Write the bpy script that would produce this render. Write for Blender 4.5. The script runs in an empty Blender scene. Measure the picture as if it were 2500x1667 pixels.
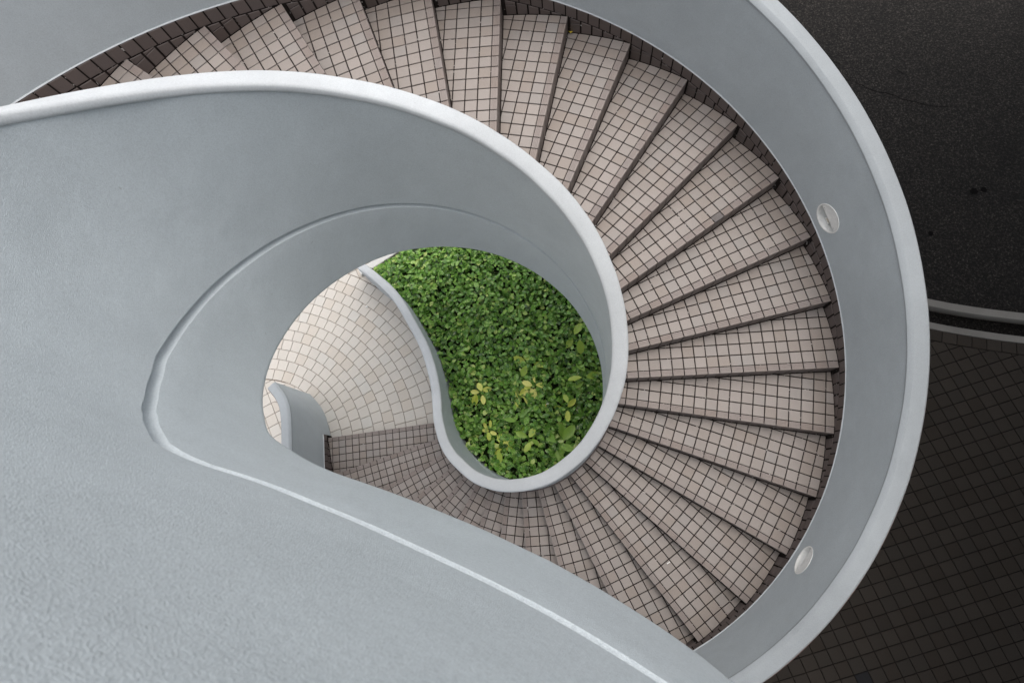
import bpy, math, random
import numpy as np
from mathutils import Vector, Matrix, noise

random.seed(7)
sc = bpy.context.scene
rad = math.radians

# ------------------------------------------------------------------ camera
CAM = np.array([0.63275, -0.96669, 7.2999])
RA, RB = -0.2674003, -0.1213600
ca, sa, cb, sb = math.cos(RA), math.sin(RA), math.cos(RB), math.sin(RB)
RM = np.array([[1, 0, 0], [0, ca, -sa], [0, sa, ca]]) @ np.array([[cb, 0, sb], [0, 1, 0], [-sb, 0, cb]])
cam_data = bpy.data.cameras.new("camera")
cam = bpy.data.objects.new("camera", cam_data)
sc.collection.objects.link(cam)
M4 = Matrix.Identity(4)
for r in range(3):
    for c in range(3):
        M4[r][c] = RM[c, r]
    M4[r][3] = CAM[r]
cam.matrix_world = M4
cam_data.sensor_width = 36.0
cam_data.lens = 1299.3 / 2500 * 36.0
cam_data.clip_start = 0.02
cam_data.clip_end = 600
cam_data.dof.use_dof = True
cam_data.dof.focus_distance = 4.2
cam_data.dof.aperture_fstop = 6.3
sc.camera = cam

# ------------------------------------------------------------------ sky, sun, exposure
SUN_EL, SUN_AZ = 77.0, 40.0
world = bpy.data.worlds.new("World")
sc.world = world
world.use_nodes = True
wn = world.node_tree
wn.nodes.clear()
w_out = wn.nodes.new("ShaderNodeOutputWorld")
w_bg = wn.nodes.new("ShaderNodeBackground")
w_sky = wn.nodes.new("ShaderNodeTexSky")
w_sky.sky_type = 'NISHITA'
w_sky.sun_disc = False
w_sky.sun_elevation = rad(SUN_EL)
w_sky.sun_rotation = rad(SUN_AZ)
w_sky.air_density = 1.0
w_sky.dust_density = 6.0
w_hs = wn.nodes.new("ShaderNodeHueSaturation")
w_hs.inputs["Saturation"].default_value = 0.42
w_hs.inputs["Value"].default_value = 1.0
wn.links.new(w_sky.outputs[0], w_hs.inputs["Color"])
wn.links.new(w_hs.outputs[0], w_bg.inputs[0])
w_bg.inputs[1].default_value = 0.15
wn.links.new(w_bg.outputs[0], w_out.inputs[0])

sun_data = bpy.data.lights.new("sun", 'SUN')
sun_data.energy = 1.1
sun_data.angle = rad(110)
sun_data.color = (1.0, 0.975, 0.94)
sun = bpy.data.objects.new("sun", sun_data)
sc.collection.objects.link(sun)
az = rad(SUN_AZ)
sdir = Vector((math.sin(az) * math.cos(rad(SUN_EL)), math.cos(az) * math.cos(rad(SUN_EL)), math.sin(rad(SUN_EL))))
sun.rotation_euler = sdir.to_track_quat('Z', 'Y').to_euler()
sun.location = (0, 0, 20)

sc.view_settings.view_transform = 'Standard'
sc.view_settings.look = 'None'
sc.view_settings.gamma = 1.0
sc.view_settings.use_curve_mapping = False
sc.view_settings.exposure = 0.5
sc.render.engine = 'CYCLES'
sc.cycles.use_denoising = True
sc.cycles.max_bounces = 6
sc.cycles.diffuse_bounces = 5

# ------------------------------------------------------------------ the stair's own measures
H = 0.1635                     # riser
TH0, DTH = 2.504477, math.tau / 33
RO, EO = 2.85, -0.0687         # inner face of the outer wall; nosing lines pass this far from the axis
RW, RI = 0.905, 1.005          # well face and stair face of the inner wall
G = -H                         # ground and landing level
TOPZ = 6.27                    # pitch line over the upper landing
TILE = 0.0985
FOCAL = 1299.3


def th(i):
    return TH0 - i * DTH


def pitch(i):
    return (29 - i) * H


def project(P):
    X = RM @ (np.array(P) - CAM)
    if X[2] > -0.05:
        return None
    return 1250 + FOCAL * X[0] / -X[2], 833.5 - FOCAL * X[1] / -X[2], -X[2]


def hidden(P):
    """does the inner wall or the upper walkway wall stand between the camera and P?"""
    P = np.array(P)
    for k in range(1, 90):
        q = CAM + (P - CAM) * (k / 90)
        r = math.hypot(q[0], q[1])
        if 0.9 < r < 1.02:
            i = (TH0 - math.atan2(q[1], q[0])) / DTH
            for w in (-66, -33, 0, 33):
                j = i + w
                if -10 < j < 28 and pitch(j) - 0.69 < q[2] < pitch(j) + 1.0:
                    return True
        if 5.55 < q[2] < 7.25 and q[0] > -0.35 and q[1] < -0.90 - 0.2 * (q[0] + 0.1) - 0.22 * max(0, q[0]) ** 1.2:
            return True
    return False


def score(P, area):
    u = project(P)
    if u is None or not (-20 < u[0] < 2520 and -20 < u[1] < 1687):
        return 0
    if hidden(P):
        return 0
    return area / u[2] ** 2


# ------------------------------------------------------------------ materials
def new_mat(name):
    m = bpy.data.materials.new(name)
    m.use_nodes = True
    nt = m.node_tree
    b = nt.nodes["Principled BSDF"]
    return m, nt, b


def nd(nt, typ, **kw):
    n = nt.nodes.new(typ)
    for k, v in kw.items():
        setattr(n, k, v)
    return n


def noise_tex(nt, scale, detail=3.0, rough=0.55):
    tc = nt.nodes.get("TC") or nd(nt, "ShaderNodeTexCoord")
    tc.name = "TC"
    n = nd(nt, "ShaderNodeTexNoise")
    n.inputs["Scale"].default_value = scale
    n.inputs["Detail"].default_value = detail
    n.inputs["Roughness"].default_value = rough
    nt.links.new(tc.outputs["Object"], n.inputs["Vector"])
    return n


def ramp(nt, src, stops):
    r = nd(nt, "ShaderNodeValToRGB")
    el = r.color_ramp.elements
    while len(el) < len(stops):
        el.new(0.5)
    for e, (p, c) in zip(el, stops):
        e.position = p
        e.color = (*c, 1) if len(c) == 3 else c
    nt.links.new(src, r.inputs[0])
    return r


def mix(nt, fac, a, b, mode='MIX'):
    m = nd(nt, "ShaderNodeMix", data_type='RGBA', blend_type=mode)
    for sock, v in ((m.inputs[0], fac), (m.inputs[6], a), (m.inputs[7], b)):
        if isinstance(v, (int, float)):
            sock.default_value = v
        elif isinstance(v, tuple):
            sock.default_value = (*v, 1)
        else:
            nt.links.new(v, sock)
    return m.outputs[2]


def bump(nt, b, layers):
    prev = None
    for src, strength, dist in layers:
        n = nd(nt, "ShaderNodeBump")
        n.inputs["Strength"].default_value = strength
        n.inputs["Distance"].default_value = dist
        nt.links.new(src, n.inputs["Height"])
        if prev:
            nt.links.new(prev.outputs[0], n.inputs["Normal"])
        prev = n
    nt.links.new(prev.outputs[0], b.inputs["Normal"])


def plaster(name, col, fine=0.5, spread=0.06):
    m, nt, b = new_mat(name)
    big = noise_tex(nt, 1.3, 2)
    c1 = tuple(v * (1 - spread) for v in col)
    c2 = tuple(min(1, v * (1 + spread * 0.5)) for v in col)
    rr = ramp(nt, big.outputs[0], [(0.3, c1), (0.7, c2)])
    spot = noise_tex(nt, 26, 2)
    rs = ramp(nt, spot.outputs[0], [(0.18, (0.55, 0.53, 0.5)), (0.245, (1, 1, 1))])
    c = mix(nt, 0.5, rr.outputs[0], rs.outputs[0], 'MULTIPLY')
    md = noise_tex(nt, 7.0, 3, 0.7)
    rm = ramp(nt, md.outputs[0], [(0.32, (0.965, 0.965, 0.965)), (0.55, (1, 1, 1)), (0.75, (1.03, 1.03, 1.03))])
    c = mix(nt, 1.0, c, rm.outputs[0], 'MULTIPLY')
    gr = noise_tex(nt, 150, 2, 0.8)
    rg = ramp(nt, gr.outputs[0], [(0.34, (1 - 0.16 * fine,) * 3), (0.5, (1, 1, 1)), (0.66, (1 + 0.12 * fine,) * 3)])
    c = mix(nt, 1.0, c, rg.outputs[0], 'MULTIPLY')
    nt.links.new(c, b.inputs["Base Color"])
    b.inputs["Roughness"].default_value = 0.62
    b.inputs["Specular IOR Level"].default_value = 0.35
    f1 = noise_tex(nt, 360, 2, 0.65)
    f2 = noise_tex(nt, 55, 2)
    f3 = noise_tex(nt, 4.0, 1)
    f4 = noise_tex(nt, 13, 2, 0.6)
    bump(nt, b, [(f3.outputs[0], 0.35, 0.02), (f4.outputs[0], 0.5 * fine, 0.007), (f2.outputs[0], 0.13 * fine, 0.004), (f1.outputs[0], min(1.0, 1.4 * fine), 0.003)])
    return m


MAT = {}
MAT['wall'] = plaster("painted_plaster", (0.500, 0.548, 0.570), 0.6)
MAT['cap'] = plaster("painted_cap", (0.55, 0.575, 0.588), 0.45, 0.08)  # brighter copy of the cap paint, stronger light put into the colour
MAT['outer_cap'] = plaster("dimmed_cap_paint", (0.365, 0.393, 0.41), 0.45, 0.10)  # same paint as the inner cap, its dimmer light put into the colour
MAT['white'] = plaster("white_paint", (0.55, 0.55, 0.53), 0.2, 0.05)
MAT['kerb'] = plaster("kerb_concrete", (0.27, 0.255, 0.23), 0.6, 0.25)
MAT['concrete'] = plaster("deck_concrete", (0.36, 0.36, 0.35), 0.6, 0.12)


def tile_mat(name, base, var, rough=0.55, dirt=(0.245, 0.205, 0.175), speck=0.25, spec=0.4):
    """per-piece tint comes from the 'tint' attribute every piece carries"""
    m, nt, b = new_mat(name)
    at = nd(nt, "ShaderNodeAttribute", attribute_name="tint")
    lo = tuple(v * (1 - var) for v in base)
    hi = tuple(min(1, v * (1 + var)) for v in base)
    brown = tuple(base[k] * f for k, f in enumerate((0.95, 0.915, 0.88)))
    grey = tuple(base[k] * f for k, f in enumerate((0.98, 1.01, 1.03)))
    rr = ramp(nt, at.outputs["Fac"], [(0.0, lo), (0.16, brown), (0.34, base), (0.62, hi), (0.82, base), (1.0, grey)])
    sp = noise_tex(nt, 420, 2, 0.7)
    rs = ramp(nt, sp.outputs[0], [(0.32, (1 - speck,) * 3), (0.62, (1 + 0 * speck,) * 3)])
    c = mix(nt, 1.0, rr.outputs[0], rs.outputs[0], 'MULTIPLY')
    st = noise_tex(nt, 6.0, 5, 0.65)
    rd = ramp(nt, st.outputs[0], [(0.55, (0, 0, 0)), (0.80, (0.45, 0.45, 0.45))])
    c = mix(nt, rd.outputs[0], c, dirt, 'MIX')
    nt.links.new(c, b.inputs["Base Color"])
    b.inputs["Roughness"].default_value = rough
    b.inputs["Specular IOR Level"].default_value = spec
    bump(nt, b, [(sp.outputs[0], 0.35, 0.0012)])
    return m


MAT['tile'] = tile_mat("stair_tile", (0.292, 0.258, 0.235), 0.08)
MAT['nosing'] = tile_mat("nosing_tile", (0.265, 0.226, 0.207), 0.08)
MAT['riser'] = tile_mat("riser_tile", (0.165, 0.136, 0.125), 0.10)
MAT['skirt'] = tile_mat("skirting_tile", (0.125, 0.099, 0.091), 0.14, 0.5, (0.075, 0.062, 0.056), 0.25)
MAT['paving'] = tile_mat("beige_paving_tile", (0.525, 0.494, 0.448), 0.03, 0.7, (0.52, 0.46, 0.40), 0.12)
MAT['brown'] = tile_mat("brown_paving_tile", (0.050, 0.041, 0.033), 0.16, 0.75, (0.05, 0.042, 0.036), 0.4, 0.2)
MAT['black_tile'] = tile_mat("black_paving_tile", (0.028, 0.028, 0.03), 0.1, 0.75, (0.03, 0.03, 0.03), 0.3, 0.2)


def grout_mat(name, col, flecks=True):
    m, nt, b = new_mat(name)
    n = noise_tex(nt, 22, 4)
    rr = ramp(nt, n.outputs[0], [(0.3, tuple(v * 0.7 for v in col)), (0.7, tuple(v * 1.3 for v in col))])
    c = rr.outputs[0]
    if flecks:
        n2 = noise_tex(nt, 38, 3)
        r2 = ramp(nt, n2.outputs[0], [(0.645, (0, 0, 0)), (0.69, (0.8, 0.8, 0.8))])
        c = mix(nt, r2.outputs[0], c, (0.55, 0.52, 0.49), 'MIX')
    nt.links.new(c, b.inputs["Base Color"])
    b.inputs["Roughness"].default_value = 0.9
    b.inputs["Specular IOR Level"].default_value = 0.1
    return m


MAT['grout'] = grout_mat("dark_grout", (0.022, 0.0175, 0.0155))
MAT['grout_beige'] = grout_mat("beige_grout", (0.19, 0.155, 0.125), False)
MAT['grout_black'] = grout_mat("black_grout", (0.016, 0.014, 0.012), False)
MAT['soil'] = grout_mat("dark_soil", (0.014, 0.022, 0.007), False)


def asphalt_mat():
    m, nt, b = new_mat("asphalt")
    n = noise_tex(nt, 36, 4, 0.9)
    rr = ramp(nt, n.outputs[0], [(0.40, (0.003, 0.0026, 0.0022)), (0.52, (0.012, 0.0103, 0.0088)), (0.58, (0.030, 0.026, 0.022)), (0.68, (0.11, 0.098, 0.086))])
    st = noise_tex(nt, 1.1, 6, 0.6)
    rs = ramp(nt, st.outputs[0], [(0.34, (0.6, 0.6, 0.6)), (0.50, (1, 1, 1))])
    c = mix(nt, 1.0, rr.outputs[0], rs.outputs[0], 'MULTIPLY')
    nt.links.new(c, b.inputs["Base Color"])
    b.inputs["Roughness"].default_value = 0.85
    b.inputs["Specular IOR Level"].default_value = 0.25
    bump(nt, b, [(n.outputs[0], 0.9, 0.006)])
    return m


MAT['asphalt'] = asphalt_mat()


def plaza_mat():
    m, nt, b = new_mat("plaza_paving")
    tc = nd(nt, "ShaderNodeTexCoord")
    br = nd(nt, "ShaderNodeTexBrick")
    br.offset = 0.0
    br.inputs["Color1"].default_value = (0.50, 0.472, 0.443, 1)
    br.inputs["Color2"].default_value = (0.47, 0.44, 0.41, 1)
    br.inputs["Mortar"].default_value = (0.19, 0.155, 0.125, 1)
    br.inputs["Scale"].default_value = 1.0
    br.inputs["Mortar Size"].default_value = 0.004
    br.inputs["Brick Width"].default_value = 0.166
    br.inputs["Row Height"].default_value = 0.166
    nt.links.new(tc.outputs["Object"], br.inputs["Vector"])
    nt.links.new(br.outputs[0], b.inputs["Base Color"])
    b.inputs["Roughness"].default_value = 0.75
    return m


MAT['plaza'] = plaza_mat()
MAT['tar'] = grout_mat("tar", (0.0035, 0.003, 0.003), False)


def leaf_mat(name, stops, streak=(0.62, 0.66, 0.30), amount=0.75, rough=0.33):
    m, nt, b = new_mat(name)
    at = nd(nt, "ShaderNodeAttribute", attribute_name="tint")
    rr = ramp(nt, at.outputs["Fac"], stops)
    n = noise_tex(nt, 75, 2)
    r2 = ramp(nt, n.outputs[0], [(0.575, (0, 0, 0)), (0.66, (amount,) * 3)])
    c = mix(nt, r2.outputs[0], rr.outputs[0], streak, 'MIX')
    nt.links.new(c, b.inputs["Base Color"])
    b.inputs["Roughness"].default_value = rough
    b.inputs["Specular IOR Level"].default_value = 0.45
    tr = nd(nt, "ShaderNodeBsdfTranslucent")
    nt.links.new(c, tr.inputs[0])
    ms = nd(nt, "ShaderNodeMixShader")
    ms.inputs[0].default_value = 0.18
    out = nt.nodes["Material Output"]
    nt.links.new(b.outputs[0], ms.inputs[1])
    nt.links.new(tr.outputs[0], ms.inputs[2])
    nt.links.new(ms.outputs[0], out.inputs[0])
    return m


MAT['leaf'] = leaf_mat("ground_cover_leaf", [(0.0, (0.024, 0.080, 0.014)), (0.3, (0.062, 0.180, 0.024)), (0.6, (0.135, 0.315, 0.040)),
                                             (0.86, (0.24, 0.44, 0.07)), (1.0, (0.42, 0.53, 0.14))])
MAT['lime'] = leaf_mat("lime_leaf", [(0.0, (0.12, 0.28, 0.04)), (0.4, (0.27, 0.44, 0.06)), (0.7, (0.58, 0.64, 0.11)), (1.0, (0.76, 0.74, 0.22))],
                       (0.5, 0.5, 0.14), 0.25, 0.45)


def plain(name, col, rough=0.6):
    m, nt, b = new_mat(name)
    n = noise_tex(nt, 40, 3)
    rr = ramp(nt, n.outputs[0], [(0.3, tuple(v * 0.85 for v in col)), (0.7, col)])
    nt.links.new(rr.outputs[0], b.inputs["Base Color"])
    b.inputs["Roughness"].default_value = rough
    return m


MAT['lamp'] = plain("lamp_enamel", (0.90, 0.90, 0.87), 0.4)
MAT['lamp_glass'] = plain("lamp_lens_stained", (0.52, 0.46, 0.34), 0.3)
MAT['stem'] = plain("plant_stem", (0.16, 0.24, 0.05))
MAT['yellow'] = plain("yellow_leaf", (0.62, 0.47, 0.05))
MAT['paper'] = plain("white_paper", (0.80, 0.79, 0.76))
MAT['tan'] = plain("tan_paper", (0.62, 0.38, 0.08))
MAT['replaced'] = tile_mat("replacement_tile", (0.135, 0.122, 0.118), 0.05)
MAT['facing'] = tile_mat("facing_tile", (0.20, 0.13, 0.115), 0.15)


# ------------------------------------------------------------------ mesh helpers
class MB:
    def __init__(self):
        self.v, self.f, self.t = [], [], []

    def add(self, verts, faces, tint=None):
        o = len(self.v)
        self.v.extend(verts)
        self.f.extend([tuple(k + o for k in fc) for fc in faces])
        tt = random.random() if tint is None else tint
        self.t.extend([tt] * len(verts))

    def mesh(self, name, smooth=False):
        me = bpy.data.meshes.new(name)
        me.from_pydata([tuple(map(float, p)) for p in self.v], [], self.f)
        a = me.attributes.new("tint", 'FLOAT', 'POINT')
        a.data.foreach_set("value", np.array(self.t, dtype=np.float32))
        if smooth:
            me.polygons.foreach_set("use_smooth", [True] * len(me.polygons))
        me.update()
        return me

    def build(self, name, mat, parent=None, smooth=False, kind=None):
        if not self.v:
            return None
        me = self.mesh(name, smooth)
        me.materials.append(MAT[mat])
        o = bpy.data.objects.new(name, me)
        sc.collection.objects.link(o)
        if parent is not None:
            o.parent = parent
            o.matrix_parent_inverse = parent.matrix_world.inverted() if parent.type != 'EMPTY' else Matrix.Translation(-Vector(parent.location))
        if kind:
            o["kind"] = kind
        return o


def tag(o, label, cat=None, group=None, kind=None):
    o["label"] = label
    if cat:
        o["category"] = cat
    if group:
        o["group"] = group
    if kind:
        o["kind"] = kind
    return o


def empty(name, loc):
    o = bpy.data.objects.new(name, None)
    o.empty_display_size = 0.2
    o.location = loc
    sc.collection.objects.link(o)
    return o


def clip(poly, nx, ny, c):
    """keep the part of poly where nx*x + ny*y <= c"""
    out = []
    n = len(poly)
    for k in range(n):
        a, b = poly[k], poly[(k + 1) % n]
        da, db = nx * a[0] + ny * a[1] - c, nx * b[0] + ny * b[1] - c
        if da <= 0:
            out.append(a)
        if (da < 0 < db) or (db < 0 < da):
            t = da / (da - db)
            out.append((a[0] + t * (b[0] - a[0]), a[1] + t * (b[1] - a[1])))
    return out


def area2(poly):
    s = 0
    for k in range(len(poly)):
        a, b = poly[k], poly[(k + 1) % len(poly)]
        s += a[0] * b[1] - a[1] * b[0]
    return s / 2


def clean(poly, eps=0.004):
    out = []
    for q in poly:
        if not out or math.hypot(q[0] - out[-1][0], q[1] - out[-1][1]) > eps:
            out.append(q)
    while len(out) > 2 and math.hypot(out[0][0] - out[-1][0], out[0][1] - out[-1][1]) < eps:
        out.pop()
    return out


def slab_piece(poly, ztop, thick, bev=0.0022, tilt=0.0):
    """a flat piece with chamfered upper edges; poly is convex and counter-clockwise"""
    cx = sum(q[0] for q in poly) / len(poly)
    cy = sum(q[1] for q in poly) / len(poly)
    size = max(math.hypot(q[0] - cx, q[1] - cy) for q in poly)
    f = max(0.3, 1 - bev / max(size * 0.6, 1e-4))
    n = len(poly)
    tx, ty = random.uniform(-tilt, tilt), random.uniform(-tilt, tilt)
    zf = lambda q: ztop + tx * (q[0] - cx) + ty * (q[1] - cy)
    v = [(cx + (q[0] - cx) * f, cy + (q[1] - cy) * f, zf(q)) for q in poly]
    v += [(q[0], q[1], zf(q) - bev * 0.8) for q in poly]
    v += [(q[0], q[1], ztop - thick) for q in poly]
    fc = [tuple(range(n))]
    for k in range(n):
        j = (k + 1) % n
        fc.append((n + k, n + j, j, k))
        fc.append((2 * n + k, 2 * n + j, n + j, n + k))
    return v, fc, (cx, cy, ztop)


def catmull(P, step):
    P = [np.array(p, float) for p in P]
    P = [2 * P[0] - P[1]] + P + [2 * P[-1] - P[-2]]
    dense = []
    for k in range(1, len(P) - 2):
        a, b, c, d = P[k - 1:k + 3]
        for q in range(24):
            t = q / 24
            dense.append(0.5 * (2 * b + (c - a) * t + (2 * a - 5 * b + 4 * c - d) * t * t + (3 * b - a - 3 * c + d) * t ** 3))
    dense.append(P[-2])
    dense = np.array(dense)
    s = np.r_[0, np.cumsum(np.hypot(np.diff(dense[:, 0]), np.diff(dense[:, 1])))]
    n = max(2, int(s[-1] / step))
    u = np.linspace(0, s[-1], n + 1)
    out = np.stack([np.interp(u, s, dense[:, k]) for k in range(dense.shape[1])], 1)
    for _ in range(4):
        out[1:-1] = 0.25 * out[:-2] + 0.5 * out[1:-1] + 0.25 * out[2:]
    return out


def normals(path):
    d = np.gradient(path[:, :2], axis=0)
    d /= np.linalg.norm(d, axis=1)[:, None]
    return np.stack([-d[:, 1], d[:, 0]], 1)        # left of travel


def sweep(path, prof, wob=0.0, zmin=-9.0, seed=0.0, ends=True, drift=None):
    """closed profile [(left offset, dz)] carried along path [(x, y, pitch z)]"""
    mb = MB()
    nl = normals(path)
    V = []
    m = len(prof)
    for k, p in enumerate(path):
        for j, (lat, dz) in enumerate(prof):
            x, y = p[0] + nl[k, 0] * lat, p[1] + nl[k, 1] * lat
            z = max(p[2] + dz + (drift(p, dz) if drift else 0.0), zmin)
            if wob:
                w = noise.noise(Vector((x * 3.1 + seed, y * 3.1, z * 3.1))) * wob
                w2 = noise.noise(Vector((x * 9 + seed, y * 9, z * 9 + 4))) * wob * 0.35
                x += nl[k, 0] * (w + w2)
                y += nl[k, 1] * (w + w2)
                z += (w + w2) * 0.4
            V.append((x, y, z))
    F = []
    for k in range(len(path) - 1):
        for j in range(m):
            jj = (j + 1) % m
            F.append((k * m + j, (k + 1) * m + j, (k + 1) * m + jj, k * m + jj))
    if ends:
        F.append(tuple(range(m)))
        F.append(tuple(range((len(path) - 1) * m, len(path) * m))[::-1])
    mb.add(V, F, 0.5)
    return mb


def shade_auto(o, ang=40):
    me = o.data
    me.polygons.foreach_set("use_smooth", [True] * len(me.polygons))
    me.set_sharp_from_angle(angle=rad(ang))


# ------------------------------------------------------------------ paths of the two walls
ipath = [(-2.55, 2.25, -.17), (-2.25, 1.965, -.17), (-1.98, 1.75, -.17), (-1.74, 1.51, -.17), (-1.54, 1.21, -.17), (-1.33, .84, -.17),
         (-1.195, .5, -.165), (-1.115, .18, -.125), (-1.045, -.14, .005)]


def sag(i):
    return -0.022 * math.sin(math.pi * min(1.0, max(0.0, (1.0 - i) / 9.0)))


for i, r in ((28.0, 1.018), (27.1, 0.996), (26, 0.972)):
    ipath.append((r * math.cos(th(i)), r * math.sin(th(i)), pitch(i)))
i = 25.0
while i > -9.01:
    ipath.append((0.955 * math.cos(th(i)), 0.955 * math.sin(th(i)), min(pitch(i) + sag(i), TOPZ + 0.005)))
    i -= 0.5
for x, y in ((-.215, -.955), (-.03, -1.012), (.16, -1.077), (.30, -1.131), (.44, -1.19), (.565, -1.246), (.70, -1.317), (.84, -1.402), (.955, -1.483),
             (1.22, -1.70), (1.65, -2.06), (2.6, -2.85), (4.3, -4.27)):
    ipath.append((x, y, TOPZ))
IPATH = catmull(ipath, 0.035)

ROUT = [(-9.5, RO), (26.4, RO), (27.3, 2.866), (28.31, 2.890), (28.79, 2.906), (29.13, 2.932), (29.54, 2.998), (29.78, 3.052), (29.97, 3.135),
        (30.14, 3.235), (30.25, 3.345)]


def r_out(i):
    return float(np.interp(i, [a for a, _ in ROUT], [b for _, b in ROUT]))


def pz_out(i):
    return pitch(i) if i < 29 else float(np.interp(i, [29, 29.5, 30.25], [0, -0.085, -0.20]))


opath = []
i = 30.25
while i > -9.4:
    r = r_out(i)
    opath.append((r * math.cos(th(i)), r * math.sin(th(i)), min(pz_out(i), TOPZ)))
    i -= 0.25 if i > 27 else 0.5
for x, y in ((-.72, -2.80), (-.1, -3.10), (.6, -3.56), (1.6, -4.36), (3.3, -5.76)):
    opath.append((x, y, TOPZ))
OPATH = catmull(opath, 0.06)

# ------------------------------------------------------------------ ground, road, pavements
ground = MB()
ground.add([(-200, -200, G - 0.30), (200, -200, G - 0.30), (200, 200, G - 0.30), (-200, 200, G - 0.30)], [(0, 1, 2, 3)], 0.5)
go = ground.build("ground", 'concrete')
tag(go, "grey concrete ground reaching out around the staircase", kind="structure")

K1 = catmull([(-30, 14, 0), (-12, 9.5, 0), (-4, 7.2, 0), (0.5, 4.9, 0), (2.6, 2.95, 0), (3.9, 2.08, 0), (4.7, 1.70, 0), (5.37, 1.47, 0), (5.775, 1.356, 0), (6.535, 1.205, 0), (7.6, 1.06, 0),
              (9.5, .93, 0), (14, .8, 0), (40, .6, 0)], 0.15)
NK = normals(K1)


def offset(path, nl, d, z):
    return [(p[0] + n[0] * d, p[1] + n[1] * d, z) for p, n in zip(path, nl)]


road = MB()
edge = offset(K1, NK, 0.0, G - 0.05)
v = edge + [(p[0], p[1] + 0.35, G - 0.05) for p in edge] + [(p[0] * 1.2, 90.0, G - 0.05) for p in edge]
n = len(edge)
road.add(v, [(k, k + 1, n + k + 1, n + k) for k in range(n - 1)] + [(n + k, n + k + 1, 2 * n + k + 1, 2 * n + k) for k in range(n - 1)], 0.5)
tag(road.build("road", 'asphalt'), "dark grainy asphalt road beyond the curved kerbs", kind="structure")


road_obj = bpy.data.objects["road"]
for line in ([(4.678, 5.684), (4.795, 5.561), (4.945, 5.436)], [(4.847, 5.233), (5.09, 5.09), (5.297, 4.953), (5.594, 4.799), (5.886, 4.647), (6.108, 4.564), (6.408, 4.505)],
             [(5.685, 5.311), (5.806, 5.171)]):
    cp = catmull([(*p, 0) for p in line], 0.03)
    cn = normals(cp)
    mb = MB()
    v = []
    for k, (p, q) in enumerate(zip(cp, cn)):
        j = 0.022 * noise.noise(Vector((p[0] * 9, p[1] * 9, 0)))
        w = (0.003 + 0.008 * abs(noise.noise(Vector((p[0] * 14, p[1] * 14, 3))))) * math.sin(math.pi * (k + 0.5) / len(cp)) ** 0.4
        v += [(p[0] + q[0] * (j + w), p[1] + q[1] * (j + w), G - 0.046), (p[0] + q[0] * (j - w), p[1] + q[1] * (j - w), G - 0.046)]
    mb.add(v, [(2 * k, 2 * k + 1, 2 * k + 3, 2 * k + 2) for k in range(len(cp) - 1)], 0.5)
    mb.build("crack", 'tar', road_obj)
for x, y, r in ((6.36, 3.103, .05), (6.493, 3.121, .04), (5.674, 2.489, .035)):
    mb = MB()
    ring = [(x + r * (1 + 0.45 * noise.noise(Vector((x + math.cos(k) * 1.3, y + math.sin(k) * 1.3, 2)))) * math.cos(k * math.tau / 20),
             y + r * (1 + 0.45 * noise.noise(Vector((x + math.cos(k) * 1.3, y + math.sin(k) * 1.3, 2)))) * math.sin(k * math.tau / 20), G - 0.045) for k in range(20)]
    mb.add(ring, [tuple(range(20))], 0.5)
    mb.build("oil_stain", 'tar', road_obj)


def kerb_strip(name, d0, d1, label):
    k = sweep(np.array([(p[0], p[1], G) for p in K1]),
              [(d1, -0.22), (d1, -0.010), (d1 - 0.008, 0.0), (d0 + 0.008, 0.0), (d0, -0.010), (d0, -0.22)], 0.002)
    o = k.build(name, 'kerb')
    shade_auto(o)
    tag(o, label, kind="structure")


kerb_strip("kerb", -0.055, 0.055, "pale concrete kerb between the asphalt and the drain channel")
kerb_strip("kerb", -0.375, -0.275, "grey concrete kerb between the drain channel and the brown tiles")
dr = MB()
a, b = offset(K1, NK, -0.05, G - 0.14), offset(K1, NK, -0.28, G - 0.14)
dr.add(a + b, [(n + k, n + k + 1, k + 1, k) for k in range(n - 1)], 0.5)
tag(dr.build("drain_channel", 'asphalt'), "dark open drain channel between the two kerbs", kind="structure")

# brown pavement south of the second kerb
bp = MB()
e = offset(K1, NK, -0.37, G - 0.010)
e2 = [(p[0], -60.0, G - 0.010) for p in e]
sel = [k for k in range(n) if e[k][0] > 0.3]
ev = [e[k] for k in sel] + [e2[k] for k in sel]
m = len(sel)
bp.add(ev, [(m + k, m + k + 1, k + 1, k) for k in range(m - 1)], 0.5)
brown_pav = bp.build("pavement", 'grout_black')
tag(brown_pav, "dark brown tiled pavement right of the staircase", kind="structure")

# soldier course along the kerb
near = offset(K1, NK, -0.38, G)
far_ = offset(K1, NK, -0.525, G)
SK = np.r_[0, np.cumsum(np.hypot(np.diff(K1[:, 0]), np.diff(K1[:, 1])))]


def along(path, s):
    A = np.array(path)
    return tuple(np.interp(s, SK, A[:, k]) for k in range(3))


cand = []
s_mid = float(np.interp(5.451, K1[:, 0], SK))
for k in range(-14, 34):
    s0, s1 = s_mid + k * 0.168 + 0.005, s_mid + (k + 1) * 0.168 - 0.005
    q = [along(far_, s0)[:2], along(far_, s1)[:2], along(near, s1)[:2], along(near, s0)[:2]]
    cand.append((q, 0.022, None))
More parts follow.
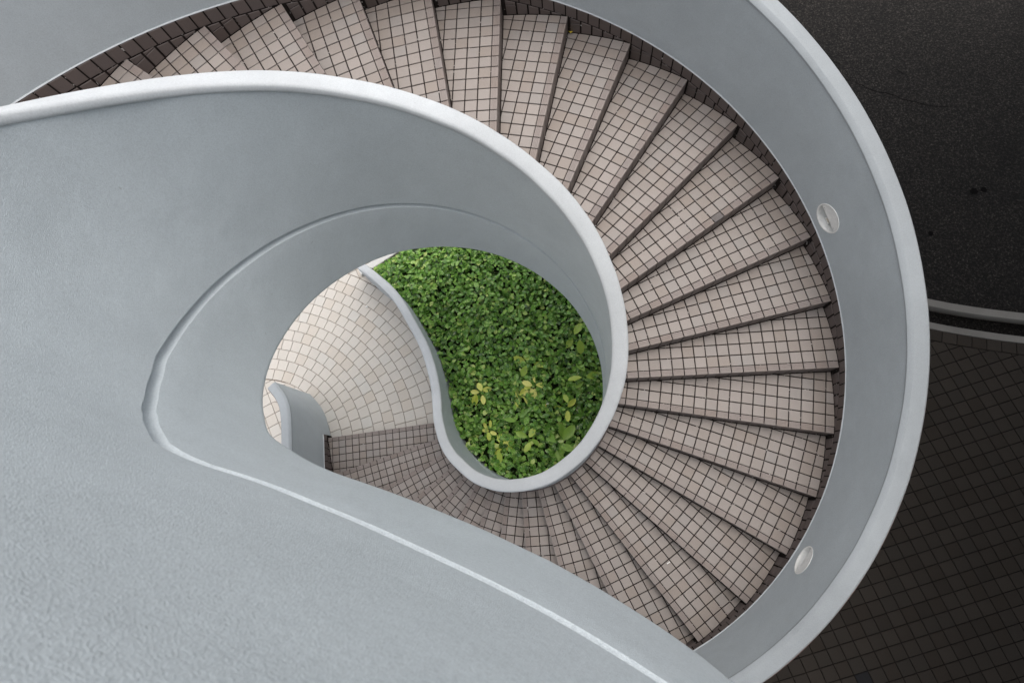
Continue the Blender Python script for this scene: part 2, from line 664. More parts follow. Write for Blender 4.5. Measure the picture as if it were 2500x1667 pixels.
# diagonal grid
ga = rad(17.6)
ux, uy = (math.cos(ga), math.sin(ga)), (math.sin(rad(19.5)), -math.cos(rad(19.5)))
PB = 0.1655
LIM = np.array(offset(K1, NK, -0.533, G))
black = {(-1, 0), (-2, -1), (0, 3), (-1, -1)}
for a in range(-14, 42):
    for b_ in range(-34, 24):
        ox, oy = 3.745 + ux[0] * PB * a + uy[0] * PB * b_, -2.562 + ux[1] * PB * a + uy[1] * PB * b_
        g = 0.0055
        q = [(ox + ux[0] * s + uy[0] * t, oy + ux[1] * s + uy[1] * t) for s, t in ((g, PB - g), (PB - g, PB - g), (PB - g, g), (g, g))]
        cx, cy = sum(p[0] for p in q) / 4, sum(p[1] for p in q) / 4
        if cx < 1.2 or cx > 11 or cy < -7 or math.hypot(cx, cy) < 1.2:
            continue
        k = int(np.argmin((LIM[:, 0] - cx) ** 2 + (LIM[:, 1] - cy) ** 2))
        nx, ny = NK[k]
        q = clip(q, nx, ny, nx * LIM[k, 0] + ny * LIM[k, 1])
        q = clean(q)
        if len(q) < 3 or abs(area2(q)) < 0.0006:
            continue
        kind = None
        if b_ in (0, 1, 3) and a in (-1,):
            kind = 'black_tile'
        cand.append((q, abs(area2(q)), kind))
scored = []
for q, ar, kd in cand:
    if area2(q) < 0:
        q = q[::-1]
    cx, cy = sum(p[0] for p in q) / len(q), sum(p[1] for p in q) / len(q)
    u = project((cx, cy, G))
    inside = u and -40 < u[0] < 2540 and -40 < u[1] < 1710 and math.hypot(cx, cy) > 3.2
    scored.append(((ar if inside else 0), q, kd))
scored.sort(key=lambda t: -t[0])
rest = MB()
for k, (s, q, kd) in enumerate(scored):
    v, f, c = slab_piece(q, G + random.uniform(-0.0012, 0.0012), 0.012, 0.003, 0.006)
    if k < 300 and s > 0:
        mb = MB()
        mb.add(v, f)
        mb.build("paving_tile", kd or 'brown', brown_pav)
    else:
        rest.add(v, f)
rest.build("paving_tile_field", 'brown', brown_pav, kind="stuff")

# beige landing and plaza
lp = MB()
lp.add([(-6.6, -2.1, G - 0.012), (0.3, -2.1, G - 0.012), (0.3, 4.1, G - 0.012), (-6.6, 4.1, G - 0.012)], [(0, 1, 2, 3)], 0.5)
pz = MB()
for x0, x1, y0, y1 in ((-40, -6.6, -40, 9.0), (-6.6, 0.3, -40, -2.1), (-6.6, -3.6, 4.1, 6.6), (-3.6, 0.3, 4.1, 4.9)):
    pz.add([(x0, y0, G - 0.004), (x1, y0, G - 0.004), (x1, y1, G - 0.004), (x0, y1, G - 0.004)], [(0, 1, 2, 3)], 0.5)
tag(pz.build("plaza", 'plaza'), "cream tiled plaza stretching away from the foot of the stairs", kind="structure")
beige_pav = lp.build("pavement", 'grout_beige')
tag(beige_pav, "cream tiled landing at the foot of the staircase", kind="structure")
RC = (-4.12, -0.62)
L29 = th(29)
d29 = (math.cos(L29), math.sin(L29))
n29 = (-d29[1], d29[0])
pl = IPATH[IPATH[:, 2] < 0.3][:, :2]
cand = []


def beige_ok(cx, cy):
    # east of the planter wall (planter side) or behind the end wall's stair side?
    k = int(np.argmin((pl[:, 0] - cx) ** 2 + (pl[:, 1] - cy) ** 2))
    t = pl[min(k + 1, len(pl) - 1)] - pl[max(k - 1, 0)]
    side = t[0] * (cy - pl[k, 1]) - t[1] * (cx - pl[k, 0])
    return side < 0 or k < 3 or k >= len(pl) - 2


for k in range(-3, 11):
    r0 = 1.406 + 0.1592 * k
    r1 = r0 + 0.1592
    nt_ = max(8, round(math.tau * (r0 + 0.08) / 0.160))
    st = random.random()
    for a in range(nt_):
        a0, a1 = (a + st) * math.tau / nt_, (a + 1 + st) * math.tau / nt_
        am = ((a0 + a1) / 2 + math.pi) % math.tau - math.pi
        if not (-0.35 < am < 2.0) or (k < -1 and am > 1.32):
            continue
        g = 0.0035
        q = []
        ra, rb = r0 + g, r1 - g
        w0, w1 = g / ra, g / rb
        q = [(RC[0] + ra * math.cos(a0 + w0), RC[1] + ra * math.sin(a0 + w0)),
             (RC[0] + rb * math.cos(a0 + w1), RC[1] + rb * math.sin(a0 + w1)),
             (RC[0] + (rb + 0.001) * math.cos((a0 + a1) / 2), RC[1] + (rb + 0.001) * math.sin((a0 + a1) / 2)),
             (RC[0] + rb * math.cos(a1 - w1), RC[1] + rb * math.sin(a1 - w1)),
             (RC[0] + ra * math.cos(a1 - w0), RC[1] + ra * math.sin(a1 - w0)),
             (RC[0] + (ra + 0.001) * math.cos((a0 + a1) / 2), RC[1] + (ra + 0.001) * math.sin((a0 + a1) / 2))]
        q = clip(q, n29[0], n29[1], EO - 0.012)
        q = clean(q)
        if len(q) < 3 or abs(area2(q)) < 0.0008:
            continue
        cx, cy = sum(p[0] for p in q) / len(q), sum(p[1] for p in q) / len(q)
        if not beige_ok(cx, cy):
            continue
        cand.append((q, abs(area2(q)), 'r'))
ga = rad(27.5)
gx, gy = (math.cos(ga), math.sin(ga)), (-math.sin(ga), math.cos(ga))
for a in range(-16, 22):
    for b_ in range(-16, 22):
        ox, oy = -4.0 + gx[0] * 0.166 * a + gy[0] * 0.166 * b_, 0.40 + gx[1] * 0.166 * a + gy[1] * 0.166 * b_
        g = 0.0035
        q = [(ox + gx[0] * s + gy[0] * t, oy + gx[1] * s + gy[1] * t) for s, t in ((g, g), (0.166 - g, g), (0.166 - g, 0.166 - g), (g, 0.166 - g))]
        cx, cy = sum(p[0] for p in q) / 4, sum(p[1] for p in q) / 4
        rr = math.hypot(cx - RC[0], cy - RC[1])
        am = math.atan2(cy - RC[1], cx - RC[0])
        if cy > 4 or cy < -2 or cx < -6.5 or cx > -1.3 or (cy < 0.3 and cx > -2.0):
            continue
        R_in, R_ou = (1.240 if am > 1.3 or am < -2 else 0.93), 3.160
        if am < -0.37 and rr > 0.6:
            pass
        elif rr > R_ou - 0.11 and am > 0.3:
            # clip away the part inside the outer ring, by a tangent
            nx, ny = math.cos(am), math.sin(am)
            q = clip(q, -nx, -ny, -(nx * RC[0] + ny * RC[1] + R_ou + 0.004))
        elif rr < R_in + 0.11:
            nx, ny = math.cos(am), math.sin(am)
            q = clip(q, nx, ny, nx * RC[0] + ny * RC[1] + R_in - 0.006)
        else:
            continue
        q = clean(q)
        if len(q) < 3 or abs(area2(q)) < 0.0008:
            continue
        cx, cy = sum(p[0] for p in q) / len(q), sum(p[1] for p in q) / len(q)
        if not beige_ok(cx, cy) or (cx > -2.0 and cy < 2.5) or (n29[0] * cx + n29[1] * cy > EO - 0.15 and math.hypot(cx, cy) < 2.98):
            continue
        cand.append((q, abs(area2(q)), 'g'))
scored = []
for q, ar, kd in cand:
    if area2(q) < 0:
        q = q[::-1]
    cx, cy = sum(p[0] for p in q) / len(q), sum(p[1] for p in q) / len(q)
    scored.append((score((cx, cy, G), ar), q))
scored.sort(key=lambda t: -t[0])
rest = MB()
for k, (s, q) in enumerate(scored):
    v, f, c = slab_piece(q, G + random.uniform(-0.001, 0.001), 0.013, 0.003, 0.005)
    if k < 300 and s > 0:
        mb = MB()
        mb.add(v, f)
        mb.build("paving_tile", 'paving', beige_pav)
    else:
        rest.add(v, f)
rest.build("paving_tile_field", 'paving', beige_pav, kind="stuff")

# ------------------------------------------------------------------ staircase
stair = empty("staircase", (0, 0, G))
tag(stair, "curved staircase of pinkish square tiles winding down round the planted well", "staircase")
slab = MB()
NS = 12
idxs = np.arange(-9.0, 27.01, 0.25)
for k in range(len(idxs)):
    pass
V, F = [], []
for i in idxs:
    for r in (0.97, 1.6, 2.2, RO + 0.04):
        z = pitch(i)
        V.append((r * math.cos(th(i)), r * math.sin(th(i)), max(z - 0.685, G - 0.2)))
    for r in (RO + 0.04, 2.2, 1.6, 0.97):
        V.append((r * math.cos(th(i)), r * math.sin(th(i)), max(z - 0.34, G - 0.1)))
for k in range(len(idxs) - 1):
    for j in range(8):
        jj = (j + 1) % 8
        F.append((k * 8 + j, k * 8 + jj, (k + 1) * 8 + jj, (k + 1) * 8 + j))
F.append(tuple(range(8))[::-1])
F.append(tuple(range((len(idxs) - 1) * 8, len(idxs) * 8)))
slab.add(V, F, 0.5)
shade_auto(slab.build("soffit_slab", 'wall', stair))

tiles, nosings, risers = [], [], []
step_obj = {}
for i in range(-9, 30):
    t0, t1 = th(i), th(i - 1)
    d, nn = (math.cos(t0), math.sin(t0)), (-math.sin(t0), math.cos(t0))
    d1, nn1 = (math.cos(t1), math.sin(t1)), (-math.sin(t1), math.cos(t1))
    z = pitch(i)
    ro = r_out(i) if i > 26 else RO
    RT = ro + (0.01 if i > 26 else 0.0)

    def W(s, t):
        return (d[0] * s + nn[0] * (EO + t), d[1] * s + nn[1] * (EO + t))

    # planes that bound the tread from outside: short tangents of the wall circle
    outer = []
    for q in range(-1, 9):
        an = t0 + DTH * (q / 7.0) - 0.01
        rr = r_out((TH0 - an) / DTH) if i > 26 else RO
        outer.append((math.cos(an), math.sin(an), rr - 0.011))
    # core under the tiles
    c = MB()
    poly = [W(0.968, 0.004), W(RT + 0.06, 0.004)]
    if i > -9:
        poly += [(d1[0] * s + nn1[0] * (EO + 0.03), d1[1] * s + nn1[1] * (EO + 0.03)) for s in (RT + 0.06, 0.968)]
    else:
        poly += [W(RT + 0.06, 0.3), W(0.968, 0.3)]
    np_ = len(poly)
    zt, zb = z - 0.0075, max(z - 0.42, G - 0.1)
    c.add([(*p, zt) for p in poly] + [(*p, zb) for p in poly],
          [tuple(range(np_)), tuple(range(2 * np_ - 1, np_ - 1, -1))] + [(np_ + k, np_ + (k + 1) % np_, (k + 1) % np_, k) for k in range(np_)], 0.5)
    so = c.build("step", 'grout', stair)
    step_obj[i] = so
    js = 1.083 + random.uniform(-0.012, 0.016)
    cols = [js + TILE * k for k in range(-2, 20)]
    JW = 0.0044
    # nosing tiles, ridged
    for k in range(len(cols) - 1):
        s0, s1 = max(cols[k] + JW, 0.975), cols[k + 1] - JW
        if s0 > ro - 0.02 or s1 < 0.99:
            continue
        cut = s1 > ro - 0.014
        s1 = min(s1, ro - 0.014)
        if s1 - s0 < 0.012:
            continue
        prof = [(-0.006, z - 0.034), (-0.006, z - 0.003), (-0.003, z)]
        for q in range(3):
            a = 0.007 + q * 0.0125
            prof += [(a, z), (a + 0.0008, z - 0.0038), (a + 0.0045, z - 0.0038), (a + 0.0053, z)]
        prof += [(0.0475, z), (0.0475, z - 0.012)]
        m = len(prof)
        v = [(*W(s0, t), zz) for t, zz in prof] + [(*W(s1, t), zz) for t, zz in prof]
        f = [(k2, m + k2, m + k2 + 1, k2 + 1) for k2 in range(m - 1)] + [tuple(range(m)), tuple(range(2 * m - 1, m - 1, -1))]
        P = (*W((s0 + s1) / 2, 0.02), z)
        nosings.append((score(P, (s1 - s0) * 0.05), i, v, f))
    # riser tiles under this nosing, down to the tread below
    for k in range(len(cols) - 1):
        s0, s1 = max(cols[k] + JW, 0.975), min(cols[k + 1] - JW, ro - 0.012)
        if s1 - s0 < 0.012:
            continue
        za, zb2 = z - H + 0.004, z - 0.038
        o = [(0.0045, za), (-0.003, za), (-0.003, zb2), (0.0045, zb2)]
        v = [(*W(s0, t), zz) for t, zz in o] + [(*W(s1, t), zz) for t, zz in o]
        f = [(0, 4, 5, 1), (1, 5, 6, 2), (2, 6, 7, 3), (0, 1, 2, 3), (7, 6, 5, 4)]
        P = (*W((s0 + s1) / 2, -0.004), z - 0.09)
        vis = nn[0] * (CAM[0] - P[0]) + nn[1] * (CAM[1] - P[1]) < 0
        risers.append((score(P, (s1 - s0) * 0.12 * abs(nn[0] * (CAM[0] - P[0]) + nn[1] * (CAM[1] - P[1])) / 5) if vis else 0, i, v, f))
    # tread tiles
    if i == -9:
        continue
    rows = [0.0505 + 0.0985 * k for k in range(0, 7)]
    for tr in rows:
        for k in range(len(cols) - 1):
            s0, s1, ta, tb = max(cols[k] + JW, 0.975), cols[k + 1] - JW, tr + JW, tr + 0.0985 - JW
            if s1 < 0.99:
                continue
            q = [W(s0, ta), W(s1, ta), W(s1, tb), W(s0, tb)]
            q = clip(q, nn1[0], nn1[1], EO - 0.010)
            for ox, oy, oc in outer:
                if len(q) < 3:
                    break
                q = clip(q, ox, oy, oc)
            if len(q) < 3:
                continue
            q = clean(q)
            if len(q) < 3 or abs(area2(q)) < 0.00025:
                continue
            if area2(q) < 0:
                q = q[::-1]
            v, f, cc = slab_piece(q, z + random.uniform(-0.0008, 0.0008), 0.009, 0.0024, 0.008)
            edge_dirt = 0.17 if (math.hypot(cc[0], cc[1]) > ro - 0.16 and random.random() < 0.7) else None
            tiles.append((score(cc, abs(area2(q))), i, v, f, edge_dirt))


def emit(lst, name, mat, limit=300, odd=None):
    if odd:                                     # the one replaced piece, found by where it lies on its step
        near = min(range(len(lst)), key=lambda k: sum((np.mean(lst[k][2], axis=0)[j] - odd[j]) ** 2 for j in range(3)))
        it = lst.pop(near)
        mb = MB()
        mb.add(it[2], it[3], 0.5)
        mb.build(name, 'replaced', step_obj[it[1]])["label"] = "grey replacement nosing tile"
        limit -= 1
    lst.sort(key=lambda t: -t[0])
    rest = MB()
    for k, it in enumerate(lst):
        tint = it[4] if len(it) > 4 else None
        if k < limit and it[0] > 0:
            mb = MB()
            mb.add(it[2], it[3], tint)
            mb.build(name, mat, step_obj[it[1]])
        else:
            rest.add(it[2], it[3], tint)
    rest.build(name + "_field", mat, stair, kind="stuff")


ODD = (1.843, 1.220, pitch(10))
emit(tiles, "tread_tile", 'tile')
emit(nosings, "nosing_tile", 'nosing', 300, ODD)
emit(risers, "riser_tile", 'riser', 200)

# upper landing floor
ul = MB()
up = [(-0.45, -0.86), (-.2, -.98), (.3, -1.15), (.84, -1.43), (1.65, -2.09), (4.28, -4.29), (3.3, -5.80), (1.6, -4.40), (.6, -3.60), (-.1, -3.14), (-.72, -2.84), (-1.2, -2.66), (-1.35, -2.51)]
k = len(up)
ul.add([(*p, 6.205) for p in up] + [(*p, 5.60) for p in up], [tuple(range(k))[::-1], tuple(range(k, 2 * k))] + [(k + a, a, (a + 1) % k, k + (a + 1) % k) for a in range(k)], 0.5)
uo = ul.build("landing_slab", 'wall', stair)

# ------------------------------------------------------------------ inner wall
iw = empty("parapet_wall", (0.955, 0, G))
tag(iw, "smooth pale grey inner wall spiralling round the planted well, with rounded white top", "wall")


def groove_drift(p, dz):
    if not -0.13 < dz < 0.0:
        return 0.0
    a = float(np.interp(p[2], [2.6, 4.2, 5.4, 5.8, 6.1, 6.26], [-0.03, 0.018, -0.012, -0.028, -0.028, 0.0])) if p[2] < 6.26 else 0.0
    if p[2] > 5.85 and p[0] < 0.05:
        return a + float(np.interp(p[0], [-0.75, -0.70, -0.63, -0.55, -0.46, -0.40, -0.36, -0.30, -0.24, -0.12], [0, -0.018, -0.024, -0.035, -0.050, -0.028, -0.01, 0.022, 0.018, 0]))
    return a


body = sweep(IPATH, [(.05, .948), (.05, .7), (.05, .45), (.05, .2), (.05, -.02), (.05, -.040), (.047, -.0425), (.029, -.046), (.023, -.052), (.023, -.062), (.028, -.072), (.044, -.086), (.0492, -.091), (.05, -.098), (.05, -.25),
                     (.05, -.45), (.05, -.660), (.05, -.678), (.046, -.687), (.040, -.689), (-.04, -.689), (-.05, -.68), (-.05, 0.1), (-.05, .948)], 0.0035, G - 0.2, 1.7, True, groove_drift)
shade_auto(body.build("wall_body", 'wall', iw), 34)
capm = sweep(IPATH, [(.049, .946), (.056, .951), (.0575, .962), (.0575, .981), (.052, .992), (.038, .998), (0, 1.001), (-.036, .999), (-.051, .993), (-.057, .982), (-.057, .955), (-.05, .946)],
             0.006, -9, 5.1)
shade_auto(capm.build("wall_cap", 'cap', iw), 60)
# narrow skirting round the stair side of the inner wall
isk = MB()
for i in np.arange(28.2, -8.9, -0.53):
    i0, i1 = i - 0.015, i - 0.515
    q = []
    for ii in (i0, i1):
        an, zz = th(ii), pitch(ii)
        rr = 1.005 + (0.03 if ii > 27.6 else 0.018 if ii > 26.6 else 0.004)
        for r in (rr + 0.008, rr - 0.01):
            for dz in (-0.06, 0.10):
                q.append((r * math.cos(an), r * math.sin(an), zz + dz))
    isk.add(q, [(0, 1, 5, 4), (1, 3, 7, 5), (0, 2, 3, 1), (4, 5, 7, 6)])
isk.build("skirting_band", 'skirt', iw)

# ------------------------------------------------------------------ outer wall
ow = empty("parapet_wall", (RO, 0, G))
tag(ow, "tall pale grey outer wall curving round the stairs, holding two round lights", "wall")
body = sweep(OPATH, [(0, .972), (0, .7), (0, .4), (0, .1), (0, -.3), (0, -.69), (-.12, -.69), (-.12, .972)], 0.002, G - 0.2, 3.3)
owb = body.build("wall_body", 'wall', ow)
shade_auto(owb, 50)
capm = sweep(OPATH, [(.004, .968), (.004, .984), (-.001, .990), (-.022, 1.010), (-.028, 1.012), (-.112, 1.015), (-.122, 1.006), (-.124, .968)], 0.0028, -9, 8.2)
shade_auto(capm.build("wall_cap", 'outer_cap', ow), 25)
fac = sweep(OPATH, [(-.1225, .995), (-.1225, -.70), (-.131, -.70), (-.131, .990)], 0.002, G - 0.2, 3.3)
fac.build("outer_facing", 'facing', ow)


def out_pt(i, lat, dz_abs):
    r = r_out(i) - lat
    return (r * math.cos(th(i)), r * math.sin(th(i)), dz_abs)


# skirting: a row that follows the slope, and cut pieces down to each tread
sk = []


def wall_quad(i0, i1, zb0, zb1, zt0, zt1, proud=0.009):
    """piece on the wall between indices i0 > i1; bottom and top heights at both ends"""
    a = [out_pt(i0, proud, zb0), out_pt(i1, proud, zb1), out_pt(i1, proud, zt1), out_pt(i0, proud, zt0)]
    b = [out_pt(i0, proud - 0.002, zb0 - 0.003), out_pt(i1, proud - 0.002, zb1 - 0.003), out_pt(i1, proud - 0.002, zt1 + 0.003), out_pt(i0, proud - 0.002, zt0 + 0.003)]
    e = 0.003 / 0.543
    b = [out_pt(i0 + e, proud - 0.0025, zb0 - 0.003), out_pt(i1 - e, proud - 0.0025, zb1 - 0.003), out_pt(i1 - e, proud - 0.0025, zt1 + 0.003), out_pt(i0 + e, proud - 0.0025, zt0 + 0.003)]
    c2 = [out_pt(i0 + e, -0.002, zb0 - 0.003), out_pt(i1 - e, -0.002, zb1 - 0.003), out_pt(i1 - e, -0.002, zt1 + 0.003), out_pt(i0 + e, -0.002, zt0 + 0.003)]
    v = a + b + c2
    f = [(0, 1, 2, 3)] + [(4 + k, 4 + (k + 1) % 4, (k + 1) % 4, k) for k in range(4)] + [(8 + k, 8 + (k + 1) % 4, 4 + (k + 1) % 4, 4 + k) for k in range(4)]
    return v, f


DI = 0.0985 * math.cos(math.atan2(H, RO * DTH)) / (RO * DTH)
i = 29.22
while i > -2.2:
    g = 0.0082 / 0.543
    i0, i1 = i - g, i - DI + g
    zz0, zz1 = pitch(i0), pitch(i1)
    v, f = wall_quad(i0, i1, zz0 + 0.022, zz1 + 0.022, zz0 + 0.112, zz1 + 0.112)
    P = np.mean(v[:4], axis=0)
    sk.append((score(P, 0.008), v, f))
    i -= DI
for s in range(-2, 30):
    fr = s + 0.128
    bk = s - 1 + 0.128
    z = pitch(s)
    i = bk + 0.02 + random.uniform(0, 0.05)
    while i < fr:
        i0, i1 = min(i + DI * 0.95, fr), i
        g = 0.0080 / 0.543
        t0_, t1_ = pitch(i0 - g) + 0.006, pitch(i1 + g) + 0.006
        if i0 - i1 > 0.05:
            zlo = z + 0.006
            if t1_ - zlo > 0.105:
                for zb_, za0, za1 in ((zlo, min(zlo + 0.082, t0_), zlo + 0.082), (zlo + 0.092, max(t0_, zlo + 0.094), t1_)):
                    if za1 - zb_ > 0.004:
                        v, f = wall_quad(i0 - g, i1 + g, zb_, zb_, za0, za1)
                        sk.append((score(np.mean(v[:4], axis=0), 0.006), v, f))
            elif t1_ - zlo > 0.012:
                v, f = wall_quad(i0 - g, i1 + g, zlo, zlo, max(t0_, zlo + 0.003), t1_)
                sk.append((score(np.mean(v[:4], axis=0), 0.005), v, f))
        i += DI
sk.sort(key=lambda t: -t[0])
rest = MB()
for k, (s, v, f) in enumerate(sk):
    if k < 300 and s > 0:
        mb = MB()
        mb.add(v, f)
        mb.build("skirting_tile", 'skirt', ow)
    else:
        rest.add(v, f)
rest.build("skirting_tile_field", 'skirt', ow, kind="stuff")
# grout bed behind the skirting and the white bead on top of it
V, F, V2, F2 = [], [], [], []
ii = np.arange(29.22, -2.3, -0.1)
for i in ii:
    zz = pitch(i)
    for lat, dz in ((0.004, 0.119), (0.004, -0.30), (-0.01, -0.30), (-0.01, 0.119)):
        V.append(out_pt(i, lat, zz + dz))
    w = 0.0025 * noise.noise(Vector((i * 7, 0, 3)))
    for lat, dz in ((-0.004, 0.127), (0.005 + w, 0.124 + w), (0.008 + w, 0.119), (-0.004, 0.116)):
        V2.append(out_pt(i, lat, zz + dz))
for k in range(len(ii) - 1):
    for j in range(4):
        jj = (j + 1) % 4
        F.append((k * 4 + j, k * 4 + jj, (k + 1) * 4 + jj, (k + 1) * 4 + j))
        F2.append((k * 4 + j, k * 4 + jj, (k + 1) * 4 + jj, (k + 1) * 4 + j))
mb = MB()
mb.add(V, F, 0.5)
mb.build("skirting_grout", 'grout', ow)
mb = MB()
mb.add(V2, F2, 0.5)
shade_auto(mb.build("skirting_bead", 'cap', ow), 60)


# ------------------------------------------------------------------ recessed step lights
def cut_hole(wall, center, axis, r, depth):
    import bmesh
    bm = bmesh.new()
    bmesh.ops.create_cone(bm, cap_ends=True, segments=48, radius1=r, radius2=r, depth=depth)
    me = bpy.data.meshes.new("cut")
    bm.to_mesh(me)
    bm.free()
    co = bpy.data.objects.new("cut", me)
    sc.collection.objects.link(co)
    co.location = center
    co.rotation_euler = Vector(axis).to_track_quat('Z', 'Y').to_euler()
    mod = wall.modifiers.new("b", 'BOOLEAN')
    mod.operation = 'DIFFERENCE'
    mod.solver = 'EXACT'
    mod.object = co
    bpy.context.view_layer.update()
    dg = bpy.context.evaluated_depsgraph_get()
    nm = bpy.data.meshes.new_from_object(wall.evaluated_get(dg))
    wall.modifiers.clear()
    wall.data = nm
    bpy.data.objects.remove(co)
    bpy.data.meshes.remove(me)


def step_light(i, dz, label, stain):
    cen = Vector(out_pt(i, 0.0, pitch(i) + dz))
    inw = Vector((-math.cos(th(i)), -math.sin(th(i)), 0))          # out of the wall, towards the stairs
    tang = Vector((-math.sin(th(i)), math.cos(th(i)), 0))          # towards higher steps
    slope = math.atan2(H, RO * DTH)
    ex = (tang * math.cos(slope) + Vector((0, 0, 1)) * math.sin(slope)).normalized()
    ey = inw.cross(ex) if inw.cross(ex).z > 0 else -inw.cross(ex)
    R_ = 0.121
    cut_hole(owb, cen, inw, R_ - 0.004, 0.18)
    root = empty("step_light", cen)
    tag(root, label, "light", "round lights set in the outer wall")
    N = 48

    def pt(a, r, w):
        return cen + ex * (math.cos(a) * r) + ey * (math.sin(a) * r) + inw * w

    # trim ring
    mb = MB()
    prof = [(R_ - 0.009, -0.012), (R_ - 0.008, 0.004), (R_ - 0.002, 0.007), (R_ + 0.004, 0.005), (R_ + 0.007, -0.004)]
    m = len(prof)
    v = [tuple(pt(k * math.tau / N, r, w)) for k in range(N) for r, w in prof]
    f = [(k * m + j, ((k + 1) % N) * m + j, ((k + 1) % N) * m + j + 1, k * m + j + 1) for k in range(N) for j in range(m - 1)]
    mb.add(v, f, 0.5)
    shade_auto(mb.build("trim_ring", 'lamp', root), 50)
    # housing: a cup sunk into the wall
    mb = MB()
    prof = [(R_ - 0.006, -0.004), (R_ - 0.010, -0.060), (R_ - 0.02, -0.083), (0.001, -0.087)]
    m = len(prof)
    v = [tuple(pt(k * math.tau / N, r, w)) for k in range(N) for r, w in prof]
    f = [(k * m + j, ((k + 1) % N) * m + j, ((k + 1) % N) * m + j + 1, k * m + j + 1) for k in range(N) for j in range(m - 1)]
    mb.add(v, f, 0.5)
    shade_auto(mb.build("housing", 'lamp', root), 50)
    # hood: flat plate over the upper half with a turned-in lower edge
    mb = MB()
    K = 25
    rim = [pt(math.pi * k / (K - 1), R_ - 0.010, 0.0005) for k in range(K)]
    rim2 = [pt(math.pi * k / (K - 1), R_ - 0.013, -0.030) for k in range(K)]
    v = [tuple(p) for p in rim] + [tuple(p) for p in rim2]
    f = [tuple(range(K)), tuple(range(2 * K - 1, K - 1, -1)), (0, K - 1, 2 * K - 1, K)]
    f += [(k, k + 1, K + k + 1, K + k) for k in range(K - 1)]
    mb.add(v, f, 0.5)
    hood = mb.build("hood", 'lamp', root)
    # lens bracket: the slanting pale vane seen in the open half, with its rust-stained patch
    mb = MB()
    a = [cen + ex * x + ey * y + inw * w for x, y, w in ((-0.006 + stain, -0.008, -0.006), (0.020 + stain, -0.008, -0.006), (0.036 + stain, -0.098, -0.040), (-0.030 + stain, -0.098, -0.040))]
    mb.add([tuple(p) for p in a] + [tuple(p + inw * -0.004) for p in a], [(0, 1, 2, 3), (7, 6, 5, 4), (0, 4, 5, 1), (1, 5, 6, 2), (2, 6, 7, 3), (3, 7, 4, 0)], 0.5)
    ref = mb.build("reflector", 'lamp', root)
    mb = MB()
    x0 = stain
    a = [cen + ex * x + ey * y + inw * w for x, y, w in ((x0 - 0.004, -0.012, -0.0050), (x0 + 0.018, -0.012, -0.0050), (x0 + 0.024, -0.062, -0.0240), (x0 - 0.016, -0.058, -0.0225))]
    mb.add([tuple(p) for p in a] + [tuple(p + inw * -0.003) for p in a], [(0, 1, 2, 3), (0, 4, 5, 1), (1, 5, 6, 2), (2, 6, 7, 3), (3, 7, 4, 0)], 0.5)
    mb.build("stained_lens", 'lamp_glass', ref)
    # two screws
    for x in (-0.088, 0.088):
        mb = MB()
        c0 = cen + ex * x + ey * 0.012 + inw * 0.0012
        ring = [c0 + ex * (0.0024 * math.cos(k * math.tau / 8)) + ey * (0.0024 * math.sin(k * math.tau / 8)) for k in range(8)]
        mb.add([tuple(p) for p in ring] + [tuple(p - inw * 0.003) for p in ring], [tuple(range(8))] + [(k, (k + 1) % 8, 8 + (k + 1) % 8, 8 + k) for k in range(8)], 0.5)
        mb.build("screw", 'grout', hood)


step_light(11.13, 0.325, "round white recessed light high on the curved wall, upper of the two", -0.02)
step_light(16.13, 0.36, "round white recessed light low on the curved wall, nearest the bottom edge", 0.01)
shade_auto(owb, 50)

# ------------------------------------------------------------------ planter bed
IN = IPATH[IPATH[:, 2] < 2.0]
nlI = normals(IPATH)[:len(IN)]
left_edge = [(p[0] + q[0] * 0.055, p[1] + q[1] * 0.055) for p, q in zip(IN[:, :2], nlI)]
bed = [p for p in left_edge][2:] + [(1.5, -0.85), (1.85, 0.9), (1.3, 2.95), (-1.2, 2.92), (-1.90, 2.50), (-2.14, 2.31), (-2.34, 2.20)]
bed = bed[::6] + [bed[-1]] if False else [bed[k] for k in range(0, len(bed) - 7, 4)] + bed[-7:]


def in_poly(x, y, poly):
    c = False
    n = len(poly)
    j = n - 1
    for k in range(n):
        xi, yi = poly[k]
        xj, yj = poly[j]
        if (yi > y) != (yj > y) and x < (xj - xi) * (y - yi) / (yj - yi) + xi:
            c = not c
        j = k
    return c


soil = MB()
xs, ys = np.arange(-2.6, 1.95, 0.1), np.arange(-1.0, 3.15, 0.1)


def bed_level(x, y):
    dk = (2.22 + (x + 2.34) * 0.66 - y) / 1.2        # distance from the far kerb
    return 0.20 * max(0.0, min(1.0, (dk + 0.02) / 0.75)) + 0.03 * noise.noise(Vector((x * 2, y * 2, 0)))


V, F, ind = [], [], {}
for a, x in enumerate(xs):
    for b_, y in enumerate(ys):
        ind[a, b_] = len(V)
        V.append((x, y, bed_level(x, y) - 0.10))
for a in range(len(xs) - 1):
    for b_ in range(len(ys) - 1):
        if in_poly(xs[a] + 0.05, ys[b_] + 0.05, bed):
            F.append((ind[a, b_], ind[a + 1, b_], ind[a + 1, b_ + 1], ind[a, b_ + 1]))
soil.add(V, F, 0.5)
tag(soil.build("planting_bed", 'soil', smooth=True), "dark soil of the planted bed inside the well", kind="structure")

pk = sweep(catmull([(-2.66, 2.27, 0), (-2.40, 2.42, 0), (-2.18, 2.56, 0), (-1.88, 2.76, 0), (-1.25, 3.1, 0), (0.2, 3.5, 0)], 0.08),
           [(0.06, G - 0.1), (0.06, -0.075), (0.05, -0.065), (-0.05, -0.065), (-0.06, -0.075), (-0.06, G - 0.1)], 0.003)
pko = pk.build("planter_kerb", 'white')
shade_auto(pko)
tag(pko, "low white kerb edging the far corner of the planted bed", "kerb")

